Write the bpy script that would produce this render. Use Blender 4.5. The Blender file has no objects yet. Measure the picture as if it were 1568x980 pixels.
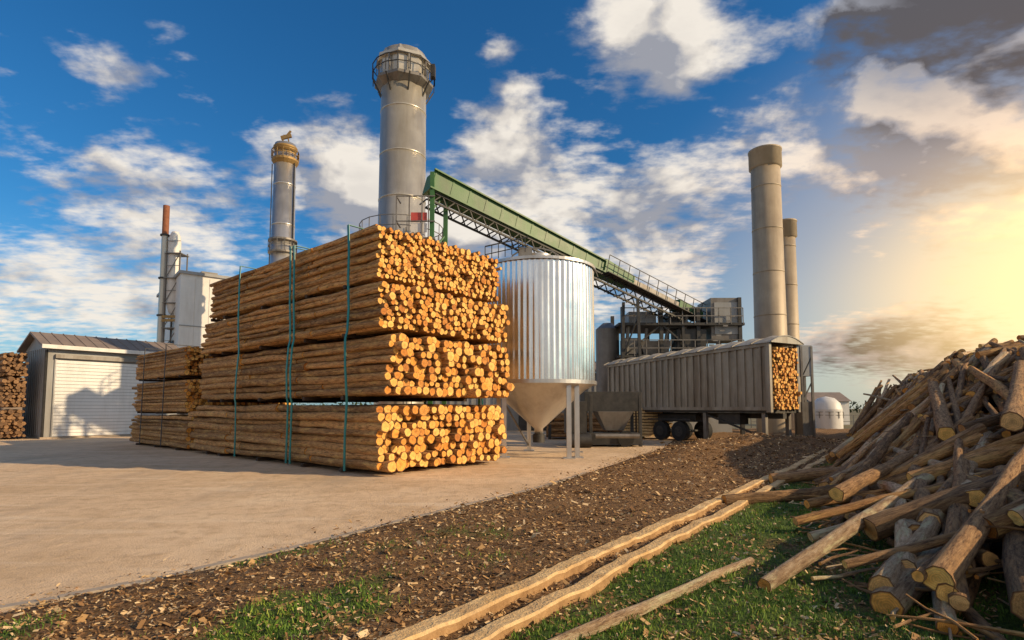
import bpy, math, random
from mathutils import Vector, noise
random.seed(7)
U=random.uniform
R=math.radians
V=Vector
sc=bpy.context.scene
sc.view_settings.view_transform='Standard'
try: sc.view_settings.look='None'
except Exception: pass
sc.view_settings.exposure=0

# ------------------------------------------------------------------ materials
def nt(name):
    m=bpy.data.materials.new(name); m.use_nodes=True
    t=m.node_tree; b=t.nodes['Principled BSDF']
    return m,t,b
def N(t,typ,**k):
    n=t.nodes.new(typ)
    for a,v in k.items(): setattr(n,a,v)
    return n
def ramp(t,fac,stops):
    r=N(t,'ShaderNodeValToRGB'); e=r.color_ramp.elements
    e[0].position=stops[0][0]; e[0].color=(*stops[0][1],1)
    e[1].position=stops[-1][0]; e[1].color=(*stops[-1][1],1)
    for p,c in stops[1:-1]:
        x=e.new(p); x.color=(*c,1)
    t.links.new(fac,r.inputs[0]); return r.outputs[0]
def noi(t,vec,scale,detail=6,rough=.6,stretch=None):
    if stretch:
        m=N(t,'ShaderNodeMapping'); m.inputs['Scale'].default_value=stretch
        t.links.new(vec,m.inputs['Vector']); vec=m.outputs[0]
    n=N(t,'ShaderNodeTexNoise'); n.inputs['Scale'].default_value=scale
    n.inputs['Detail'].default_value=detail; n.inputs['Roughness'].default_value=rough
    t.links.new(vec,n.inputs['Vector']); return n.outputs['Fac']
def mix(t,fac,a,b,bt='MIX'):
    m=N(t,'ShaderNodeMix',data_type='RGBA',blend_type=bt)
    for i,v in ((0,fac),(6,a),(7,b)):
        if hasattr(v,'is_output'): t.links.new(v,m.inputs[i])
        elif i==0: m.inputs[0].default_value=v
        else: m.inputs[i].default_value=(*v,1)
    return m.outputs[2]
def M(t,op,a,b=0.0,c=0.0,clamp=False):
    m=N(t,'ShaderNodeMath',operation=op); m.use_clamp=clamp
    for i,v in enumerate((a,b,c)):
        if hasattr(v,'is_output'): t.links.new(v,m.inputs[i])
        else: m.inputs[i].default_value=v
    return m.outputs[0]
def bump(t,b,h,s,d=.02):
    n=N(t,'ShaderNodeBump'); n.inputs['Strength'].default_value=s; n.inputs['Distance'].default_value=d
    t.links.new(h,n.inputs['Height']); t.links.new(n.outputs[0],b.inputs['Normal'])
def mk(name,c1,c2,rough=.6,metal=0,scale=2,bs=.3,stretch=(1,1,1),dirt=None,dirtamt=.5,bd=.01):
    m,t,b=nt(name)
    co=N(t,'ShaderNodeTexCoord').outputs['Object']
    n=noi(t,co,scale,6,.65,stretch)
    col=ramp(t,n,[(.3,c1),(.7,c2)])
    if dirt:
        n2=noi(t,co,scale*.6,7,.7,(1.7,1.7,.22))
        f=M(t,'MULTIPLY',M(t,'SMOOTH_MIN',M(t,'MULTIPLY',M(t,'SUBTRACT',n2,.45),5.0,clamp=True),1.0,.1),dirtamt)
        col=mix(t,f,col,dirt)
    t.links.new(col,b.inputs['Base Color'])
    b.inputs['Metallic'].default_value=metal
    rr=N(t,'ShaderNodeMapRange'); t.links.new(n,rr.inputs[0])
    rr.inputs[3].default_value=max(0.05,rough-.1); rr.inputs[4].default_value=min(1,rough+.12)
    t.links.new(rr.outputs[0],b.inputs['Roughness'])
    bump(t,b,noi(t,co,scale*9,4,.6,stretch),bs,bd)
    return m
def luv(t):
    a=N(t,'ShaderNodeAttribute'); a.attribute_name='luv'
    s=N(t,'ShaderNodeSeparateXYZ'); t.links.new(a.outputs['Vector'],s.inputs[0])
    return a.outputs['Vector'],s.outputs

def bark(name,dark,mid,light):
    m,t,b=nt(name); v,s=luv(t)
    mp=N(t,'ShaderNodeMapping'); mp.inputs['Scale'].default_value=(3.0,16,61); t.links.new(v,mp.inputs[0])
    n=noi(t,mp.outputs[0],1.7,7,.75)
    col=ramp(t,n,[(.34,dark),(.48,mid),(.64,light)])
    wn=N(t,'ShaderNodeTexWhiteNoise',noise_dimensions='1D'); t.links.new(s[2],wn.inputs['W'])
    br=M(t,'MULTIPLY_ADD',wn.outputs['Value'],.85,.55)
    cc=N(t,'ShaderNodeCombineXYZ')
    for i in range(3): t.links.new(br,cc.inputs[i])
    col=mix(t,1.0,col,cc.outputs[0],'MULTIPLY')
    mp2=N(t,'ShaderNodeMapping'); mp2.inputs['Scale'].default_value=(1.4,5,37); t.links.new(v,mp2.inputs[0])
    n2=noi(t,mp2.outputs[0],1.5,4,.7)
    f=M(t,'MULTIPLY',M(t,'SUBTRACT',n2,.52),9.0,clamp=True)
    col=mix(t,M(t,'MULTIPLY',f,.6),col,(min(.8,light[0]*1.4),min(.8,light[1]*1.3),min(.8,light[2]*1.15)))
    t.links.new(col,b.inputs['Base Color']); b.inputs['Roughness'].default_value=.85
    bump(t,b,n,1.0,.07)
    return m
def endgrain(name,a,bc,c):
    m,t,b=nt(name); v,s=luv(t)
    wn=N(t,'ShaderNodeTexWhiteNoise',noise_dimensions='1D'); t.links.new(s[2],wn.inputs['W'])
    col=ramp(t,wn.outputs['Value'],[(0,c),(.35,a),(.7,bc),(1,tuple(min(.95,x*1.1) for x in bc))])
    co=N(t,'ShaderNodeTexCoord').outputs['Object']
    n=noi(t,co,14,4,.7)
    rr=M(t,'ADD',M(t,'MULTIPLY',s[0],36.0),M(t,'MULTIPLY',n,9.0))
    w=M(t,'MULTIPLY_ADD',M(t,'SINE',rr),.10,.88)
    pith=M(t,'MULTIPLY_ADD',M(t,'MULTIPLY',s[0],2.0,clamp=True),.25,.75)
    k=M(t,'MULTIPLY',M(t,'MULTIPLY',w,pith),M(t,'MULTIPLY_ADD',n,1.3,.4))
    cc=N(t,'ShaderNodeCombineXYZ')
    for i in range(3): t.links.new(k,cc.inputs[i])
    col=mix(t,1.0,col,cc.outputs[0],'MULTIPLY')
    rim=M(t,'MULTIPLY',M(t,'SUBTRACT',s[0],.84),9.0,clamp=True)
    col=mix(t,rim,col,(.12,.05,.018))
    t.links.new(col,b.inputs['Base Color']); b.inputs['Roughness'].default_value=.8
    bump(t,b,n,.7,.03)
    return m

m_bark=bark('pine_bark',(.08,.034,.012),(.46,.225,.075),(.70,.39,.15))
m_bark2=bark('brown_bark',(.055,.028,.013),(.27,.145,.062),(.47,.285,.135))
m_end=endgrain('cut_log_end',(.86,.35,.05),(.95,.53,.14),(.48,.165,.028))
m_end2=endgrain('weathered_log_end',(.68,.36,.11),(.82,.50,.20),(.38,.19,.06))
m_end3=endgrain('dark_log_end',(.20,.11,.05),(.30,.17,.08),(.10,.055,.03))
m_steel=mk('galvanised_steel',(.55,.53,.50),(.68,.65,.61),.36,.8,1.2,.15,dirt=(.34,.29,.24),dirtamt=.5)
m_chim=mk('chimney_steel',(.50,.455,.38),(.60,.555,.47),.36,.6,1.0,.12,dirt=(.32,.26,.19),dirtamt=.5)
m_chim2=mk('painted_chimney',(.36,.28,.19),(.46,.37,.26),.55,.1,1.0,.12,dirt=(.20,.15,.10),dirtamt=.5)
m_silo=mk('silo_corrugated_steel',(.80,.77,.73),(.90,.88,.84),.22,.92,1.4,.08,dirt=(.52,.42,.32),dirtamt=.35)
m_dark=mk('dark_steel',(.035,.035,.035),(.08,.075,.07),.6,.4,4,.2)
m_mid=mk('grey_steel',(.18,.17,.155),(.27,.25,.23),.5,.4,2,.2,dirt=(.10,.07,.05))
m_rust=mk('rusty_steel',(.20,.07,.035),(.32,.13,.07),.8,.2,5,.3)
m_brass=mk('ochre_steel',(.28,.17,.06),(.40,.26,.10),.6,.4,5,.3)
m_green=mk('green_paint',(.035,.12,.035),(.06,.175,.05),.45,0,1.5,.15,dirt=(.05,.07,.035),dirtamt=.6)
m_trail=mk('trailer_steel',(.29,.26,.215),(.39,.35,.295),.48,.35,1.2,.2,dirt=(.14,.10,.065),dirtamt=.7)
m_canvas=mk('roof_canvas',(.38,.34,.28),(.50,.45,.37),.75,0,1.5,.5,dirt=(.18,.14,.1))
m_white=mk('white_cladding',(.66,.64,.61),(.76,.74,.71),.5,0,.8,.1,dirt=(.42,.38,.33),dirtamt=.4)
m_door=mk('roller_door',(.68,.68,.67),(.78,.77,.76),.45,0,.8,.1,dirt=(.42,.39,.35),dirtamt=.4)
m_wall=mk('grey_cladding',(.28,.285,.29),(.36,.365,.37),.6,0,.8,.15,dirt=(.18,.16,.13))
m_roof=mk('brown_roof',(.19,.15,.125),(.27,.21,.17),.65,0,2,.3)
m_strap=mk('teal_strap',(.005,.13,.12),(.01,.21,.18),.4,0,5,.1)
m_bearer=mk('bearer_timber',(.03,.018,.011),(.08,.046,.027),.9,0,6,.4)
m_red=mk('red_sign_paint',(.45,.05,.04),(.6,.10,.08),.5,0,3,.05)
m_tyre=mk('tyre_rubber',(.012,.012,.012),(.03,.03,.03),.85,0,8,.2)
m_plank=mk('sawn_timber',(.56,.34,.13),(.86,.62,.32),.75,0,3.0,.9,(1,1,1),dirt=(.32,.18,.08),dirtamt=.6,bd=.03)
m_pole=bark('peeled_pole',(.24,.135,.065),(.54,.355,.20),(.76,.57,.37))

m_conc,t,b=nt('concrete_yard_surface')
co=N(t,'ShaderNodeTexCoord').outputs['Object']
n1=noi(t,co,.35,6,.65); n2=noi(t,co,3.0,7,.7); n3=noi(t,co,45,3,.7)
c=ramp(t,n1,[(.32,(.56,.385,.22)),(.5,(.71,.51,.32)),(.7,(.79,.60,.40))])
c=mix(t,M(t,'MULTIPLY',M(t,'SUBTRACT',n2,.48,clamp=True),3.6,clamp=True),c,(.45,.30,.17))
n5=noi(t,co,.55,6,.65,(1,.22,1))
c=mix(t,M(t,'MULTIPLY',M(t,'SUBTRACT',n5,.52,clamp=True),4.5,clamp=True),c,(.46,.34,.23))
n6=noi(t,co,1.3,5,.6,(.16,1.2,1))
c=mix(t,M(t,'MULTIPLY',M(t,'SUBTRACT',n6,.56,clamp=True),4.0,clamp=True),c,(.84,.67,.48))
c=mix(t,M(t,'MULTIPLY',M(t,'SUBTRACT',n3,.6,clamp=True),4.0,clamp=True),c,(.30,.20,.12))
t.links.new(c,b.inputs['Base Color']); b.inputs['Roughness'].default_value=.85
bump(t,b,M(t,'ADD',n3,M(t,'MULTIPLY',n2,2.0)),.75,.028)
m_kerb=mk('kerb_concrete',(.28,.23,.18),(.40,.33,.26),.9,0,5,.5)
m_verge,t,b=nt('mulch_and_grass'); v,s=luv(t)
co=N(t,'ShaderNodeTexCoord').outputs['Object']
n2=noi(t,co,5,7,.75); n3=noi(t,co,32,5,.75)
c=ramp(t,n3,[(.30,(.05,.025,.010)),(.46,(.18,.092,.036)),(.58,(.32,.18,.072)),(.72,(.52,.34,.16))])
c=mix(t,M(t,'MULTIPLY',M(t,'SUBTRACT',n2,.47,clamp=True),2.3,clamp=True),c,(.12,.06,.025))
g=ramp(t,n3,[(.3,(.022,.04,.006)),(.5,(.07,.13,.012)),(.7,(.16,.22,.03))])
f=M(t,'MULTIPLY',M(t,'ADD',M(t,'SUBTRACT',s[0],.75),n2),3.0,clamp=True)
c=mix(t,f,c,g)
t.links.new(c,b.inputs['Base Color']); b.inputs['Roughness'].default_value=.95
bump(t,b,M(t,'ADD',n3,n2),1.0,.06)
m_ground=mk('field_soil',(.10,.085,.04),(.17,.14,.07),.95,0,.05,.4)
def tint(name,stops,rough=.9):
    m,t,b=nt(name); v,s=luv(t)
    t.links.new(ramp(t,s[2],stops),b.inputs['Base Color']); b.inputs['Roughness'].default_value=rough
    return m
m_chip=tint('bark_chip',[(0,(.06,.03,.012)),(.4,(.24,.12,.045)),(.75,(.50,.30,.12)),(1,(.76,.57,.33))])
m_blade=tint('grass_blade',[(0,(.04,.09,.01)),(.6,(.13,.24,.02)),(1,(.32,.36,.05))],.7)
m_leaf=tint('tree_foliage',[(0,(.02,.035,.012)),(1,(.06,.085,.03))],.9)

# ------------------------------------------------------------------ builder
class B:
    def __init__(s): s.v=[];s.f=[];s.m=[];s.sm=[];s.a=[];s.mats=[]
    def mi(s,m):
        if m not in s.mats: s.mats.append(m)
        return s.mats.index(m)
    def add(s,vs,fs,m,smooth=False,att=None):
        o=len(s.v); s.v.extend([tuple(x) for x in vs]); k=s.mi(m)
        for f in fs: s.f.append([i+o for i in f]); s.m.append(k); s.sm.append(smooth)
        s.a.extend(att if att else [(0,0,0)]*len(vs))
    def hexa(s,p,m):
        s.add(p,[(3,2,1,0),(4,5,6,7),(0,1,5,4),(1,2,6,5),(2,3,7,6),(3,0,4,7)],m)
    def box(s,c,sz,m,x=(1,0,0),y=(0,1,0),z=(0,0,1)):
        c=V(c);x=V(x)*sz[0]/2;y=V(y)*sz[1]/2;z=V(z)*sz[2]/2
        s.hexa([c-x-y-z,c+x-y-z,c+x+y-z,c-x+y-z,c-x-y+z,c+x-y+z,c+x+y+z,c-x+y+z],m)
    def beam(s,p,q,w,h,m,up=(0,0,1)):
        p=V(p);q=V(q);d=(q-p);L=d.length
        if L<1e-5:return
        d/=L; up=V(up)
        n=d.cross(up)
        if n.length<1e-3: n=d.cross(V((0,1,0)))
        n.normalize(); k=n.cross(d)
        s.box((p+q)/2,(L,w,h),m,d,n,k)
    def cyl(s,p,q,r0,r1,m,n=16,cap=True,smooth=True):
        p=V(p);q=V(q);d=(q-p).normalized()
        a=d.cross(V((0,0,1)))
        if a.length<1e-3:a=V((1,0,0))
        a.normalize();b2=d.cross(a)
        vs=[];
        for c,r in ((p,r0),(q,r1)):
            for i in range(n):
                t=2*math.pi*i/n; vs.append(c+a*math.cos(t)*r+b2*math.sin(t)*r)
        s.add(vs,[(i,(i+1)%n,n+(i+1)%n,n+i) for i in range(n)],m,smooth)
        if cap:
            s.add(vs[:n],[tuple(range(n))[::-1]],m); s.add(vs[n:],[tuple(range(n))],m)
    def lathe(s,c,prof,m,n=48,smooth=True):
        c=V(c);vs=[]
        for r,z in prof:
            for i in range(n):
                t=2*math.pi*i/n; vs.append(c+V((math.cos(t)*r,math.sin(t)*r,z)))
        fs=[]
        for k in range(len(prof)-1):
            for i in range(n):
                j=(i+1)%n; fs.append((k*n+i,k*n+j,(k+1)*n+j,(k+1)*n+i))
        s.add(vs,fs,m,smooth)
    def ringrail(s,c,r,z,h,m,n=16,t=.03,a0=0,a1=360):
        pts=[V(c)+V((math.cos(R(a0+(a1-a0)*i/n))*r,math.sin(R(a0+(a1-a0)*i/n))*r,z)) for i in range(n+1)]
        for i in range(n+1):
            s.beam(pts[i],pts[i]+V((0,0,h)),t,t,m)
            if i<n:
                for k in (h,h*.5): s.beam(pts[i]+V((0,0,k)),pts[i+1]+V((0,0,k)),t,t,m)
    def log(s,p,q,r0,r1,mb,me,n=9,seg=3,bend=.02,rnd=None,irr=.1,knots=0):
        p=V(p);q=V(q);d=(q-p);L=d.length;d/=L
        a=d.cross(V((0,0,1)))
        if a.length<1e-3:a=V((1,0,0))
        a.normalize();b2=a.cross(d)
        rnd=random.random() if rnd is None else rnd
        ph=[U(1-irr,1+irr) for _ in range(n)]; vs=[];at=[]
        rot=U(0,6.28)
        off=[V((0,0,0))]+[a*U(-bend,bend)+b2*U(-bend,bend) for _ in range(seg-1)]+[V((0,0,0))]
        k0=U(0,9)
        for k in range(seg+1):
            f=k/seg;r=(r0+(r1-r0)*f)*U(.96,1.04);c=p+d*L*f+off[k]
            for i in range(n+1):
                t=rot+2*math.pi*i/n; rr=r*ph[i%n]*(1 if i%n==0 else U(.96,1.04))
                if i==n: vs.append(vs[-n])
                else: vs.append(c+a*math.cos(t)*rr+b2*math.sin(t)*rr)
                at.append((L*f+k0,2*math.pi*i/n*r0,rnd))
        w=n+1
        s.add(vs,[(k*w+i,k*w+i+1,(k+1)*w+i+1,(k+1)*w+i) for k in range(seg) for i in range(n)],mb,True,at)
        tl=V((U(-1,1),U(-1,1),U(-1,1)))*r0*.15
        s.add(vs[:n]+[p+tl],[((i+1)%n,i,n) for i in range(n)],me,False,[(1,0,rnd)]*n+[(0,0,rnd)])
        s.add(vs[seg*w:seg*w+n]+[q],[(i,(i+1)%n,n) for i in range(n)],me,False,[(1,0,rnd)]*n+[(0,0,rnd)])
        for _ in range(knots):   # branch stubs
            f=U(.1,.9); c=p+d*L*f; t=U(0,6.28); dr=(a*math.cos(t)+b2*math.sin(t)+d*U(-.5,.5)).normalized()
            s.cyl(c,c+dr*(r0+U(.01,.05)),r0*.3,r0*.18,mb,6)
    def done(s,name,parent=None,bev=0):
        me=bpy.data.meshes.new(name); me.from_pydata(s.v,[],s.f)
        for m in s.mats: me.materials.append(m)
        me.polygons.foreach_set('material_index',s.m); me.polygons.foreach_set('use_smooth',s.sm)
        at=me.attributes.new('luv','FLOAT_VECTOR','POINT')
        at.data.foreach_set('vector',[x for a in s.a for x in a])
        me.update()
        o=bpy.data.objects.new(name,me); sc.collection.objects.link(o)
        if parent: o.parent=parent
        if bev:
            md=o.modifiers.new('bevel','BEVEL'); md.width=bev; md.segments=2; md.limit_method='ANGLE'
        return o
def empty(name):
    o=bpy.data.objects.new(name,None); sc.collection.objects.link(o); return o

# ------------------------------------------------------------------ terrain functions
EDGE=[(-14,2.2),(-9,3.4),(-4.3,4.68),(-3.7,5.4),(-2.9,6.44),(-1.48,8.79),(.65,12.1),(3.1,17.06),(4.6,20.2),(6.5,24),(9,31),(11,42)]
FOOT=[(3.7,-2),(3.7,5),(4.6,7.5),(7.6,12.6),(13.0,20),(18.9,29.5),(21,34)]
def sdist(P,x,y):
    best=1e9;sg=1
    for (x0,y0),(x1,y1) in zip(P,P[1:]):
        dx=x1-x0;dy=y1-y0;L2=dx*dx+dy*dy
        t=((x-x0)*dx+(y-y0)*dy)/L2; t=0 if t<0 else 1 if t>1 else t
        ex=x-x0-dx*t;ey=y-y0-dy*t;d=ex*ex+ey*ey
        if d<best:
            best=d; sg=1 if (dx*ey-dy*ex)<0 else -1
    return sg*math.sqrt(best)
def sm(x): x=max(0,min(1,x)); return x*x*(3-2*x)
def fb(x,y,o=3):
    return noise.fractal(V((x,y,3.3)),.9,2.1,o)
def H(x,y,d=None):
    if d is None: d=sdist(EDGE,x,y)
    if d<-.02: return -.12
    h=.012+.06*sm(d/1.2)
    h+=sm(d/1.0)*(.06*fb(x*1.1,y*1.1)+.025*fb(x*5,y*5,2))
    h+=.50*math.exp(-(((x-9.2)*.62-(y-21.5)*.78)**2/5.5+((x-9.2)*.78+(y-21.5)*.62)**2/40))*sm(d/2)*(1+.4*fb(x*.9,y*.9))
    return h
def sline(x,y): return (x+.9)*.801-(y-4.14)*.598
def grass(x,y):
    s=sline(x,y); n=fb(x*.8+7,y*.8,4)
    g=sm((s-.45)/.5)*(.86+n*.8)
    if s<0: g=max(g, sm((10-y)/5)*(.20+n*.85)*sm((-s)/.6))
    if s<0 and y>8: g*=.7
    return max(0,min(1,g))

g=B(); S=1500
g.add([(-S,-S,-.15),(S,-S,-.15),(S,S,-.15),(-S,S,-.15)],[(0,1,2,3)],m_ground); g.done('ground')
g=B()
pts=[(-90,-12)]+[(-14,-12)]+EDGE[:]+[(12,70),(-90,70)]
pts=[(p[0],p[1],0) for p in pts]
g.add(pts,[tuple(range(len(pts)))],m_conc); g.done('concrete_yard')
g=B()
xs=[-14+.15*i for i in range(int(54/.15)+1)]; ys=[.5+.14*j for j in range(int(44/.14)+1)]
vs=[];at=[];dd=[]
for y in ys:
    for x in xs:
        d=sdist(EDGE,x,y) ; dd.append(d)
        vs.append((x,y,H(x,y,d))); at.append((grass(x,y) if d>0 else 0,0,0))
w=len(xs)
fs=[]
for j in range(len(ys)-1):
    for i in range(w-1):
        q=(j*w+i,j*w+i+1,(j+1)*w+i+1,(j+1)*w+i)
        if max(dd[k] for k in q)>-.3: fs.append(q)
g.add(vs,fs,m_verge,True,at); g.done('mulch_and_grass_verge')
g=B()
fine=[]
for (x0,y0),(x1,y1) in zip(EDGE,EDGE[1:]):
    L=math.hypot(x1-x0,y1-y0);n=max(2,int(L/.5))
    for i in range(n): fine.append((x0+(x1-x0)*i/n,y0+(y1-y0)*i/n))
fine=[f for f in fine if f[1]<15]
for i in range(3):
    fine=[fine[0]]+[((a[0]+2*b_[0]+c_[0])/4,(a[1]+2*b_[1]+c_[1])/4) for a,b_,c_ in zip(fine,fine[1:],fine[2:])]+[fine[-1]]
for i,(p,q) in enumerate(zip(fine,fine[1:])):
    z=U(-.006,.006)
    g.beam((p[0]-.03,p[1]+.02,-.01+z),(q[0]-.03,q[1]+.02,-.01+z),.10,.06,m_kerb)
g.done('yard_kerb')

g=B()
def flake(x,y,z,l,w_,rnd):
    a=U(0,6.28);n=V((U(-.7,.7),U(-.7,.7),1)).normalized()
    d=V((math.cos(a),math.sin(a),0)); d=(d-n*d.dot(n)).normalized(); e=n.cross(d)
    c=V((x,y,z)); k=(0,0,rnd)
    g.add([c-d*l-e*w_*.6,c+d*l*.8-e*w_,c+d*l+e*w_*.5,c-d*l*.9+e*w_],[(0,1,2,3)],m_chip,False,[k]*4)
cnt=0
while cnt<56000:
    y=3.2+(random.random()**1.9)*24; x=U(-1.1,.85)*y
    d=sdist(EDGE,x,y)
    if d<-.7: continue
    if d<0 and random.random()>.40*math.exp(d*4): continue
    gr=grass(x,y)
    if random.random()<gr*.68: continue
    k=.7+y*.075
    l=U(.006,.024)*k*(2.1 if random.random()<.06 else 1)
    flake(x,y,max(H(x,y,d),.002)+U(.002,.02)*k,l,l*U(.2,.65),random.random()); cnt+=1
g.done('bark_chip_litter')
g=B()
cnt=0;tries=0
while cnt<50000 and tries<400000:
    tries+=1
    y=3.4+(random.random()**1.6)*20; x=U(-.9,.95)*y
    d=sdist(EDGE,x,y)
    if d<.1: continue
    gr=grass(x,y)
    if random.random()>gr**1.5*1.1: continue
    z=H(x,y,d); k=1+y*.05
    h=U(.012,.045)*k;a=U(0,6.28);wd=U(.0025,.0055)*k
    dx,dy=math.cos(a)*wd,math.sin(a)*wd; lx,ly=U(-.7,.7)*h,U(-.7,.7)*h
    c=(0,0,max(0,min(1,.4+.5*fb(x*1.5,y*1.5)+U(-.3,.3))))
    g.add([(x-dx,y-dy,z-.01),(x+dx,y+dy,z-.01),(x+dx*.6+lx*.5,y+dy*.6+ly*.5,z+h*.6),(x+lx,y+ly,z+h)],[(0,1,2),(0,2,3)],m_blade,False,[c]*4); cnt+=1
g.done('grass')

# ------------------------------------------------------------------ main log stack
C0=V((-3.38,13.8,0)); u=V((-.759,.651,0)); w=V((.651,.759,0)); Z=V((0,0,1))
def bundle(g,C,u,w,s0,s1,t0,t1,z0,z1,r,mb=m_bark,me=m_end,js=.1,bend=.03,seg=4,split=False):
    zc=z0+r;row=0
    while zc+r*.8<=z1:
        t=t0+r*.9+(r*.9 if row%2 else 0)+U(0,.4)*r
        first=True
        while t+r*.6<=t1:
            rr=r*U(.66,1.16)
            if random.random()<.1: rr*=1.2
            a=s0+random.gauss(0,js*.75); b_=s1+U(-js*1.5,js*1.5)
            dz=U(-.25,.25)*r
            jt=U(-.05,.05)+(U(-.03,.04) if first else 0)
            p=C+u*a+w*(t+U(-.015,.015))+Z*(max(z0+rr*.8,zc+dz)); q=C+u*b_+w*(t+jt)+Z*(zc+U(-.03,.03))
            if split and first:   # outer poles are shorter pieces butted end to end
                k=s0+(s1-s0)*U(.25,.45); k2=s0+(s1-s0)*U(.62,.8)
                ps=[p]+[C+u*x+w*(t+U(-.04,.03))+Z*(zc+U(-.25,.25)*r) for x in (k,k2)]+[q]
                for i in range(3):
                    rq=r*U(.72,1.12); g.log(ps[i],ps[i+1]-u*.06,rq*U(.95,1.1),rq*U(.85,1.05),mb,me,9,4,bend,irr=.14)
            else:
                g.log(p,q,rr*U(.95,1.12),rr*U(.8,1.05),mb,me,9,seg,bend,irr=.14)
            first=False
            t+=r*U(1.72,2.0)
        zc+=r*1.62;row+=1
g=B()
LV=[(0.12,1.88,0.0,12.0,.125,.13),(2.02,3.58,-.30,11.5,.118,.14),(3.72,4.93,-.12,10.9,.088,.11),(5.03,6.46,.08,10.6,.074,.09)]
for i,(z0,z1,s0,s1,r,js) in enumerate(LV):
    bundle(g,C0,u,w,s0,s1,(-.02,.06,-.06,.04)[i],4.85+U(-.1,.1)-(.25 if i==3 else 0),z0,z1,r,js=js,bend=.035,seg=6,split=True)
    for s in (1.6,3.6,6.4,9.3,10.4):
        g.beam(C0+u*s+w*.08+Z*(z0-.05),C0+u*s+w*4.7+Z*(z0-.05),.12,.10,m_bearer)
for k in range(16):
    t=U(.2,4.3); s=U(0,.5); z=6.40+U(0,.04)
    g.log(C0+u*s+w*t+Z*z,C0+u*(s+U(6,10))+w*(t+U(-.1,.1))+Z*z,U(.05,.07),.05,m_bark,m_end,8,4,.03)
for s,ph in ((1.05,0),(3.85,1),(7.5,2)):
    zz=[.1,1.0,1.86,2.0,2.8,3.5,3.7,4.3,4.9,5.0,5.8,6.50]
    pts=[C0+u*(s+.04*math.sin(i*1.7+ph))+w*(-.16+.03*math.sin(i+ph))+Z*z for i,z in enumerate(zz)]
    for k in range(2 if ph==1 else 1):
        o=u*(.22*k)
        for a,b_ in zip(pts,pts[1:]): g.beam(a+o,b_+o,.018,.085,m_strap,up=u)
        g.beam(pts[-1]+o,pts[-1]+o+w*4.85+Z*.04,.06,.015,m_strap)
        g.beam(pts[-1]+o+w*4.85+Z*.04,C0+u*s+w*5.02+Z*.1,.018,.055,m_strap,up=u)
g.done('log_stack')
g=B()
for (z0,z1,s0,s1,r) in ((.1,1.48,12.5,19.6,.095),(1.55,2.98,12.8,19.3,.08),(3.05,4.3,13,19.2,.07)):
    bundle(g,C0,u,w,s0,s1,.1,4.6,z0,z1,r,js=.12)
    for s in (13.5,16,18.5): g.beam(C0+u*s+w*.1+Z*(z0-.05),C0+u*s+w*4.5+Z*(z0-.05),.12,.08,m_bearer)
for s in (14.9,17.6):
    g.beam(C0+u*s+w*-.02+Z*.1,C0+u*(s-.1)+w*.0+Z*4.4,.02,.07,m_dark,up=u)
    g.beam(C0+u*(s-.1)+w*.0+Z*4.4,C0+u*(s-.1)+w*4.6+Z*4.4,.07,.02,m_dark)
g.done('log_stack')
g=B(); f=V((.6,.8,0)); gg=V((-.8,.6,0))
for z0,z1 in ((.1,1.7),(1.75,3.4),(3.45,4.9)):
    bundle(g,V((-27.25,30.7,0)),gg,f,0,3.6,-.7,.45,z0,z1,.10,m_bark2,m_end3,js=.2)
g.done('log_stack')

# ------------------------------------------------------------------ left warehouse
E=empty('warehouse'); C=V((-25.9,31,0)); L1=7.0; L2=4.6; h=5.15; hr=6.0
a=B()
def P(s,t,z): return C+f*s+gg*t+Z*z
a.add([P(0,0,0),P(L1,0,0),P(L1,0,h),P(0,0,h)],[(0,1,2,3)],m_wall)
a.add([P(0,0,0),P(0,L2,0),P(0,L2,h),P(0,L2/2,hr),P(0,0,h)],[(4,3,2,1,0)],m_wall)
a.add([P(L1,0,0),P(L1,L2,0),P(L1,L2,h),P(L1,L2/2,hr),P(L1,0,h)],[(0,1,2,3,4)],m_wall)
a.add([P(0,L2,0),P(L1,L2,0),P(L1,L2,h),P(0,L2,h)],[(3,2,1,0)],m_wall)
for i in range(12): a.beam(P(-.02,.2+i*.38,0.1),P(-.02,.2+i*.38,h-.05),.03,.05,m_wall,up=gg)
a.done('walls',E)
a=B()
for s in (-1,1):
    p0=L2/2; e=L2/2+s*(L2/2+.35); ze=h-.1
    lo=[P(-.35,e,ze),P(L1+.3,e,ze),P(L1+.3,p0,hr+.02),P(-.35,p0,hr+.02)]
    a.hexa([x for x in lo]+[x+Z*.12 for x in lo],m_roof)
a.beam(P(-.37,-.36,h-.03),P(L1+.3,-.36,h-.03),.08,.22,m_white)
for i in range(13): a.beam(P(.1+i*.55,-.33,h+.04),P(.1+i*.55,L2/2,hr+.16),.05,.04,m_roof)
a.done('roof',E)
a=B()
nsl=22
for i in range(nsl):
    z=.12+i*(4.3/nsl)
    a.beam(P(.35,-.05,z+.09),P(4.75,-.05,z+.09),.05,4.3/nsl-.02,m_door)
a.beam(P(.35,-.03,.1),P(.35,-.03,4.5),.09,.12,m_wall,up=f); a.beam(P(4.78,-.03,.1),P(4.78,-.03,4.5),.09,.12,m_wall,up=f)
a.beam(P(.3,-.1,4.62),P(4.85,-.1,4.62),.2,.22,m_mid)
a.beam(P(-.2,-.05,.0),P(6.8,-.05,.0),.25,.2,m_kerb)
a.beam(P(-.06,.06,.1),P(-.06,.06,h-.2),.09,.09,m_dark)
a.done('roller_door',E)

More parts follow.
